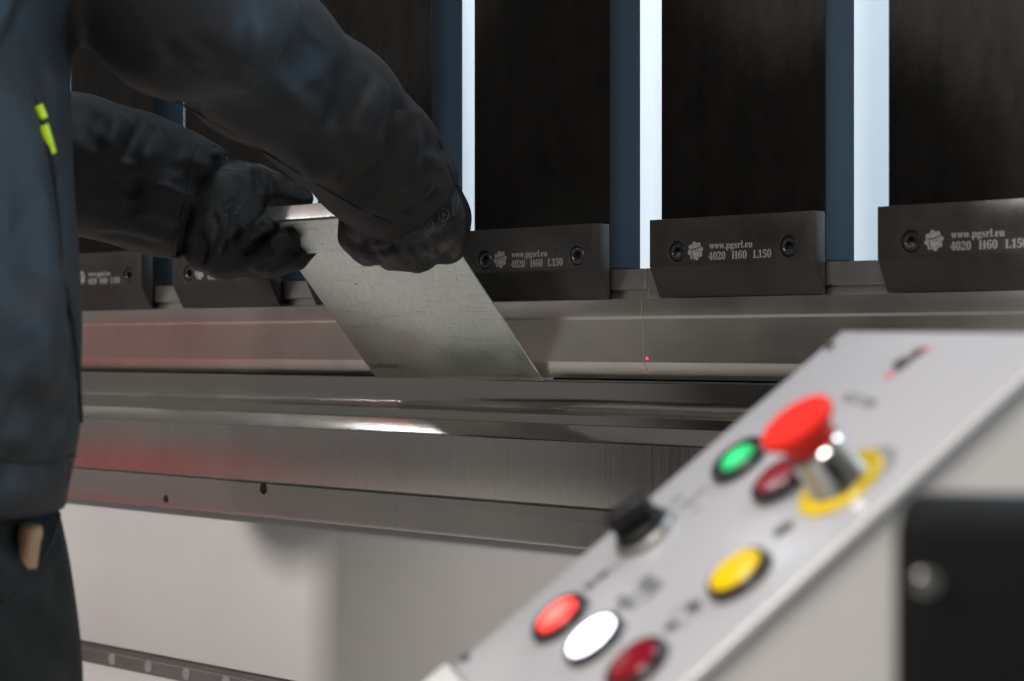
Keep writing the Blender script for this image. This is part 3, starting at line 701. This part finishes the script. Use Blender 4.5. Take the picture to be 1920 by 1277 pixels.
fold([(720, 310), (690, 350), (650, 372)], 12, 5, **HR); fold([(560, 20), (500, 60), (440, 70)], 20, -6, **HR); fold([(660, 300), (610, 320), (560, 318)], 14, -5, **HR)
fold([(470, 190), (520, 240), (590, 280)], 16, 5, **HR); fold([(300, 110), (380, 150), (430, 220)], 16, 5, **HR); fold([(820, 262), (842, 320), (858, 362)], 4, 4, **HR)
fold([(520, 90), (600, 150), (690, 190)], 22, 6, **HR); fold([(400, 20), (470, 100), (480, 160)], 22, -5, **HR)
HT = dict(d0=850, d1=1300)
fold([(125, 560), (138, 640), (130, 720)], 12, 5, **HT); fold([(100, 300), (118, 420), (125, 520)], 8, 4, **HT); fold([(40, 560), (80, 640), (70, 760)], 30, -6, **HT)
for i in range(9): fold([(8+i*17, 852+(i % 3)*5), (12+i*17, 880), (8+i*17, 912)], 5, 4+1.5*math.sin(i*2.2), **HT)
fold([(0, 858), (60, 862), (110, 862), (150, 848)], 6, 6, **HT); fold([(20, 740), (60, 770), (130, 790)], 16, 6, **HT); fold([(0, 60), (50, 110), (110, 150)], 18, 7, **HT); fold([(20, 20), (90, 60), (135, 110)], 16, 8, **HT)
fold([(10, 430), (50, 470), (90, 560)], 22, 5, **HT); fold([(150, 780), (120, 820), (60, 835)], 12, 5, **HT)
for lst in ([(835, 235), (800, 222), (760, 228)], [(842, 275), (800, 268), (752, 280)], [(838, 315), (790, 318), (742, 330)], [(700, 130), (672, 172), (655, 205)], [(760, 185), (728, 205), (705, 240)], [(690, 250), (660, 285), (640, 330)], [(740, 260), (720, 300), (690, 330)],
            [(610, 190), (640, 230), (650, 280)], [(560, 150), (600, 175), (625, 200)], [(500, 160), (540, 200), (560, 250)], [(420, 90), (460, 140), (520, 170)], [(350, 60), (400, 90), (430, 140)], [(700, 380), (740, 372), (780, 345)], [(680, 400), (730, 402), (770, 380)], [(300, 60), (330, 100), (380, 130)]):
    crease(lst, 6.5, 4.2, 1000, 1420)
for lst in ([(200, 208), (190, 245), (168, 275)], [(262, 220), (240, 262), (215, 300)], [(310, 235), (292, 270), (282, 318)], [(352, 255), (335, 285), (330, 320)], [(160, 300), (190, 340), (240, 352)], [(170, 380), (220, 392), (262, 380)], [(250, 400), (290, 412), (330, 440)], [(290, 350), (320, 375), (352, 380)], [(180, 430), (240, 440), (300, 452)]):
    crease(lst, 5, 5, 1330, 1560, 7)
for lst in ([(60, 330), (70, 430), (65, 520)], [(20, 600), (60, 700), (50, 800)], [(110, 600), (120, 700), (105, 800)], [(140, 640), (148, 700), (145, 760)], [(10, 240), (40, 330), (45, 420)], [(30, 30), (70, 90), (120, 120)]):
    crease(lst, 16, 2.6, 850, 1300, 14)
# broad soft unevenness of the cloth
f.d += .5*np.sin(f.X*.061+1.3*np.sin(f.Z*.043))*np.sin(f.Z*.052+1.1*np.sin(f.Y*.05))+.15*np.sin(f.X*.13+f.Z*.09)*np.sin(f.Y*.11-f.Z*.12)
f.sm = 1
jk = pput('jacket', f.mesh('jacket'), M['jacket'])
FJ = f
# strips laid on cloth
def strip(field, pts, wd, hgt, m, name, parent, d0, d1, lift=.3):
    P = []
    # densify
    q = []
    for (a, b), (c, d) in zip(pts, pts[1:]):
        for t in np.linspace(0, 1, 7)[:-1]: q.append((a+(c-a)*t, b+(d-b)*t))
    q.append(pts[-1]); H = [field.hit(px, py, d0, d1, 1.) for px, py in q]; H = [h for h in H if h is not None]
    if len(H) < 3: return None
    H = np.array(H); 
    for _ in range(2): H[1:-1] = (H[:-2]+H[1:-1]*2+H[2:])/4
    cu = bpy.data.curves.new(name, 'CURVE'); cu.dimensions = '3D'; cu.bevel_depth = wd*.0005; cu.bevel_resolution = 3; cu.use_fill_caps = True
    sp_ = cu.splines.new('POLY'); sp_.points.add(len(H)-1)
    for i, h in enumerate(H):
        r = ray(*proj(h)[:2]); w_ = W(h-r*lift); sp_.points[i].co = (*w_, 1)
    o = bpy.data.objects.new(name, cu); COL.objects.link(o); bpy.context.view_layer.update()
    me = bpy.data.meshes.new_from_object(o.evaluated_get(bpy.context.evaluated_depsgraph_get())); bpy.data.objects.remove(o)
    return pput(name, me, m, parent)
strip(FJ, [(62, 170), (76, 215), (92, 290), (103, 340), (112, 420), (120, 520), (138, 620), (146, 720), (150, 790)], 4.2, 1, M['seam'], 'pocket_zip', jk, 850, 1300, .2)
strip(FJ, [(72, 198), (82, 222)], 5.0, 1, M['neon'], 'zip_pull', jk, 850, 1300, 2.2)
strip(FJ, [(82, 235), (89, 258), (97, 286)], 5.4, 1, M['neon'], 'zip_pull', jk, 850, 1300, 2.2)
strip(FJ, [(150, 297), (205, 313), (262, 331), (300, 336), (345, 352), (390, 367)], 1.2, 1, M['seam'], 'sleeve_seam', jk, 1330, 1560, .1)
strip(FJ, [(372, 268), (362, 290), (356, 320), (352, 350), (345, 385), (335, 425), (322, 460)], 1.3, 1, M['seam'], 'cuff_seam', jk, 1330, 1560, .1)
strip(FJ, [(330, 190), (420, 240), (520, 300), (610, 355), (680, 395), (735, 420)], 1.6, 1, M['seam'], 'sleeve_seam', jk, 1000, 1450, .1)
strip(FJ, [(2, 862), (40, 868), (90, 868), (140, 855)], 2.2, 1, M['seam'], 'hem_seam', jk, 850, 1300, .1)
strip(FJ, [(822, 262), (838, 305), (852, 345), (862, 362)], 2.0, 1, M['seam'], 'cuff_edge', jk, 1000, 1450, .2)
# ---- gloves
def gauntlet(fieldlo, fieldhi, h=1.6): return Field(fieldlo, fieldhi, h)
# left hand: thumb above the folded edge, four fingers curled under and up in front of the lip
cL = S(470, 410, 1500); f = Field(cL-np.array([75, 80, 75]), cL+np.array([80, 70, 70]), 1.5)
f.chain([(S(372, 384, 1510), 34), (S(400, 385, 1513), 35), (S(425, 395, 1515), 34)], 8)
f.chain([(S(412, 366, 1512), 27), (S(450, 352, 1516), 21), (S(482, 346, 1518), 15)], 10)        # back of hand, upper part
f.chain([(S(482, 342, 1518), 15), (S(512, 349, 1520), 11.5), (S(548, 364, 1524), 9), (S(572, 372, 1526), 7.5)], 5)  # thumb over the top face
f.chain([(S(405, 430, 1505), 31), (S(425, 455, 1500), 25)], 10)                                          # palm heel
f.chain([(S(378, 478, 1500), 14), (S(420, 490, 1496), 14), (S(470, 492, 1494), 12)], 8)
# index, middle, ring, little: knuckle, middle joint, tip
f.chain([(S(432, 436, 1497), 13), (S(444, 466, 1488), 11.5), (S(470, 444, 1480), 10), (S(495, 425, 1479), 9.5)], 1.6)
f.chain([(S(445, 462, 1494), 13), (S(487, 487, 1484), 11.5), (S(520, 466, 1475), 10.5), (S(544, 447, 1474), 10)], 1.4)
f.chain([(S(455, 480, 1498), 13), (S(510, 497, 1488), 10.5), (S(556, 486, 1484), 9.5), (S(579, 465, 1484), 8.2)], 1.4)
f.chain([(S(440, 492, 1502), 11), (S(480, 503, 1495), 8.5), (S(528, 499, 1492), 7.5)], 3)
for lst, wd, amp in (([(478, 318), (484, 340), (482, 362)], 3, 3.5), ([(505, 328), (512, 345), (508, 360)], 2.5, 2.5), ([(400, 400), (412, 430), (398, 470)], 3, 3), ([(428, 402), (425, 435), (412, 480)], 3, 3.2),
                     ([(448, 405), (442, 425), (430, 450)], 2.5, 3), ([(372, 430), (385, 465), (380, 495)], 3, 3), ([(470, 416), (490, 420), (502, 432)], 1.2, 1.0), ([(520, 440), (540, 436), (560, 446)], 1.3, 1.0), ([(455, 372), (430, 385), (420, 402)], 3, 3), ([(500, 470), (520, 478), (545, 475)], 2, 1.6), ([(452, 476), (478, 462), (505, 446), (518, 432)], 2.2, 3.2), ([(485, 502), (520, 488), (548, 470), (562, 452)], 2.2, 3.2), ([(440, 330), (455, 345), (450, 375)], 3, 1.5), ([(455, 440), (470, 430), (482, 418)], 1.6, -.8)):
    f.groove([f.hit(px, py, 1420, 1580, 1.) for px, py in lst], wd, amp*1.5)
# keep the hand outside the steel: sheet slab, top face and lip
def slab(fl, P0, n_, a, b):  # region a< (p-P0).n <b
    return
P0 = A0; dS = (fl_ := None)
def sheet_sdf(fl):
    xx = np.maximum(SXL-fl.X, fl.X-SXR)
    a = (fl.Y-A0[1])*dv[1]+(fl.Z-A0[2])*dv[2]; b = (fl.Y-A0[1])*nv[1]+(fl.Z-A0[2])*nv[2]
    def bx(a0, a1, b0, b1): return np.maximum(np.maximum(np.maximum(a0-a, a-a1), np.maximum(b0-b, b-b1)), xx)
    e = .5; t = TH/2+e
    return np.minimum(np.minimum(bx(-5, L+t, -t, t), bx(L-t, L+t, -t, WF+t)), bx(L-LF, L+t, WF-t, WF+t))
f.sub(sheet_sdf(f), .3)
gl = pput('glove', f.mesh('glove'), M['glove']); gl['label'] = 'black knit glove with thumb on top of the folded edge'
# right hand: fist round the lip, back of the hand towards the camera's right
cR = S(755, 425, 1378); f = Field(cR-np.array([85, 85, 85]), cR+np.array([85, 80, 85]), 1.5)
f.chain([(S(745, 345, 1366), 31), (S(775, 378, 1372), 33), (S(800, 405, 1378), 31)], 8)
f.chain([(S(720, 400, 1372), 30), (S(770, 420, 1374), 34), (S(808, 420, 1380), 26)], 12)
f.chain([(S(828, 372, 1384), 15), (S(842, 405, 1386), 14), (S(846, 445, 1388), 13)], 8)
# thumb along the lip
f.chain([(S(690, 395, 1370), 19), (S(668, 420, 1376), 12.5), (S(662, 445, 1380), 10.5), (S(676, 466, 1382), 10)], 6)
# four fingers, knuckles along the bottom edge, tips curled back under the lip
f.chain([(S(700, 425, 1372), 17), (S(702, 465, 1374), 12.5), (S(690, 476, 1384), 10)], 4)
f.chain([(S(735, 435, 1371), 18), (S(742, 474, 1374), 12.5), (S(733, 483, 1386), 10.5)], 3.5)
f.chain([(S(775, 440, 1372), 18), (S(788, 478, 1376), 12.5), (S(782, 488, 1388), 10.5)], 3.5)
f.chain([(S(815, 435, 1378), 17), (S(838, 460, 1382), 14), (S(828, 466, 1392), 12)], 4)
for lst, wd, amp in (([(715, 445), (722, 465), (718, 482)], 3, 3), ([(755, 455), (764, 472), (764, 492)], 3, 3), ([(798, 452), (808, 466), (816, 482)], 3, 3), ([(668, 402), (690, 430), (682, 462)], 3.5, 4), ([(690, 440), (740, 455), (800, 448), (845, 425)], 5, 3),
                     ([(640, 400), (672, 412), (700, 432)], 3.5, 3.5), ([(700, 470), (740, 462), (780, 466)], 3, 2)):
    f.groove([f.hit(px, py, 1280, 1460, 1.) for px, py in lst], wd, amp)
FG = Field(f.lo, f.lo+f.h*(f.n-1), f.h); FG.d = f.d.copy(); f.sub(sheet_sdf(f), .3)
gr_ = pput('glove', f.mesh('glove'), M['glovec']); gr_['label'] = 'black coated glove with grey print, fist round the right end of the folded edge'
# grey print on the back of the glove
def pr(pts, wd=1.0): strip(FG, pts, wd, 1, M['gprint'], 'glove_print', gr_, 1280, 1460, .15)
pr([(843, 345), (849, 356), (842, 368), (849, 380), (850, 404)]); pr([(845, 352), (858, 360), (860, 378), (850, 404)]); pr([(838, 356), (846, 366)]); pr([(852, 362), (853, 374), (849, 380)])
pr([(822, 396), (829, 390), (838, 393), (842, 403), (838, 412), (830, 416), (823, 410), (822, 396)]); pr([(826, 402), (838, 404)], .8); pr([(832, 394), (830, 414)], .8)
pr([(794, 414), (800, 408), (808, 412), (814, 422), (810, 434), (800, 442), (795, 436)]); pr([(800, 418), (808, 426)], .8); pr([(797, 428), (812, 420)], .8); pr([(793, 405), (800, 402)], .8); pr([(803, 400), (812, 395)], .8); pr([(818, 384), (828, 376)], .8); pr([(806, 392), (816, 388)], .8)
pr([(836, 420), (826, 426)], .8)
# velcro tab on the cuff
q = [S(757, 396, 1300), S(783, 372, 1300)]
tb = strip(FJ, [(760, 396), (778, 380), (800, 366), (812, 352)], 9, 1, M['seam'], 'cuff_tab', jk, 1000, 1450, -3.6)
# ---- trousers
f = Field((-460, -760, -975), (90, -380, -70), 6)
f.chain([((TC[0]+4, TC[1]-6, -80), 168), ((TC[0]+8, TC[1]-8, -170), 186), ((TC[0]+14, TC[1]-10, -240), 190)], 30, 1.35)
for sx in (-1, 1):
    f.chain([((TC[0]+sx*92+6, TC[1]-8, -210), 108), ((TC[0]+sx*100+4, TC[1]+4, -320), 100), ((TC[0]+sx*98, TC[1]+8, -520), 74), ((TC[0]+sx*102, TC[1]-12, -720), 62), ((TC[0]+sx*104, TC[1]-16, -925), 58)], 20)
f.d = np.maximum(f.d, -(f.Z+935))
f.groove([f.hit(px, py, 850, 1350) for px, py in ((28, 965), (60, 958), (92, 968), (100, 1000), (85, 1040), (40, 1090), (0, 1130))], 7, 9)
f.groove([f.hit(px, py, 850, 1350) for px, py in ((35, 985), (50, 1015), (48, 1050))], 16, 16)
for lst in ([(10, 1180), (60, 1170), (120, 1178)], [(120, 980), (118, 1060), (100, 1150)], [(30, 1240), (90, 1225), (150, 1250)]): f.groove([f.hit(px, py, 850, 1350) for px, py in lst], 12, 6)
tr_ = pput('trousers', f.mesh('trousers'), M['trouser']); FT = f
strip(FT, [(112, 955), (100, 1010), (70, 1060), (20, 1110), (0, 1128)], 3.0, 1, M['seam'], 'pocket_edge', tr_, 850, 1350, .5)
a = FT.hit(48, 985, 850, 1350)
if a is not None:
    th = empty('wooden_handle', tuple(a+np.array([0, 0, -30]))); setp(th, 'tan wooden handle poking out of the dark trouser pocket', 'tool handle')
    o = link('handle_grip', lathe_me([(0, -20), (5.5, -18), (6.5, 0), (6.5, 22), (7.2, 26), (6.4, 31), (0, 33)], 24), M['tan'], th); o.matrix_local = T(2, -2, 0) @ Matrix.Rotation(R(12), 4, 'Y'); autosmooth(o, 50)
# ---- body under the clothes: one continuous figure (head, neck, trunk, limbs, hands' cores)
f = Field((-470, -760, -980), (80, -80, 800), 6)
f.chain([((TC[0], TC[1]-10, -180), 120), ((TC[0], TC[1], 0), 110), ((TC[0], TC[1]+6, 200), 125), ((TC[0], TC[1]+4, 380), 105)], 30, 1.5)
f.chain([(shR, 45), (S(345, 0, 1132), 34), (S(484, 112, 1222), 33), (S(619, 215, 1296), 29), (wrR, 22)], 8); f.chain([(shL, 45), (elL, 36), (S(250, 335, 1482), 31), (wrL, 22)], 8)
f.chain([((TC[0], TC[1]+5, 420), 60), ((TC[0], TC[1]+30, 540), 52)], 20)
hc = np.array([TC[0]+4, TC[1]+55, 640.]); fw = np.array([.1, .85, -.45]); fw /= np.linalg.norm(fw); up = np.array([0, .42, .9]); up -= fw*(up@fw); up /= np.linalg.norm(up); rt_ = np.cross(fw, up)
f.chain([(hc+up*28-fw*12, 78), (hc+up*18+fw*18, 72)], 10); f.chain([(hc-up*20+fw*25, 58), (hc-up*62+fw*48, 34)], 22)
f.chain([(hc+up*6+fw*88, 7), (hc-up*20+fw*100, 11)], 10)                       # nose
f.add(f.cone(hc-up*46+fw*78-rt_*16, hc-up*46+fw*78+rt_*16, 8, 8), 8)            # mouth
for s2 in (-1, 1):
    f.sub(f.cone(hc+up*10+fw*94+rt_*s2*30, hc+up*10+fw*94+rt_*s2*34, 11, 11), 8); f.add(f.cone(hc+up*10+fw*80+rt_*s2*31, hc+up*10+fw*81+rt_*s2*31, 11, 11), 3)
    f.chain([(hc+up*14-fw*4+rt_*s2*78, 9), (hc-up*18+fw*2+rt_*s2*76, 8)], 5)      # ears
for sx in (-1, 1): f.chain([((TC[0]+sx*90, TC[1], -230), 76), ((TC[0]+sx*98, TC[1]+6, -520), 54), ((TC[0]+sx*104, TC[1]-14, -900), 38)], 15)
body = pput('body', f.mesh('body'), M['skin'])
f = Field((hc[0]-110, hc[1]-130, hc[2]-110), (hc[0]+110, hc[1]+110, hc[2]+120), 5)
f.chain([(hc+up*34-fw*16, 82), (hc+up*30+fw*10, 76)], 10); f.chain([(hc-up*25-fw*45, 48), (hc+up*10-fw*30, 66)], 15); f.d = np.maximum(f.d, ((f.X-hc[0])*fw[0]+(f.Y-hc[1])*fw[1]+(f.Z-hc[2])*fw[2])-45+.0*f.d)
pput('hair', f.mesh('hair'), M['hair'])
for sx in (-1, 1):
    f = Field((TC[0]+sx*104-70, TC[1]-110, -985), (TC[0]+sx*104+70, TC[1]+220, -840), 5)
    f.chain([((TC[0]+sx*104, TC[1]-40, -940), 44), ((TC[0]+sx*106, TC[1]+60, -945), 44), ((TC[0]+sx*110, TC[1]+140, -955), 42)], 15); f.chain([((TC[0]+sx*104, TC[1]-20, -930), 46), ((TC[0]+sx*104, TC[1]-20, -880), 46)], 15)
    f.d = np.maximum(f.d, -(f.Z+979)); pput('work_boot', f.mesh('boot'), M['rubber'])
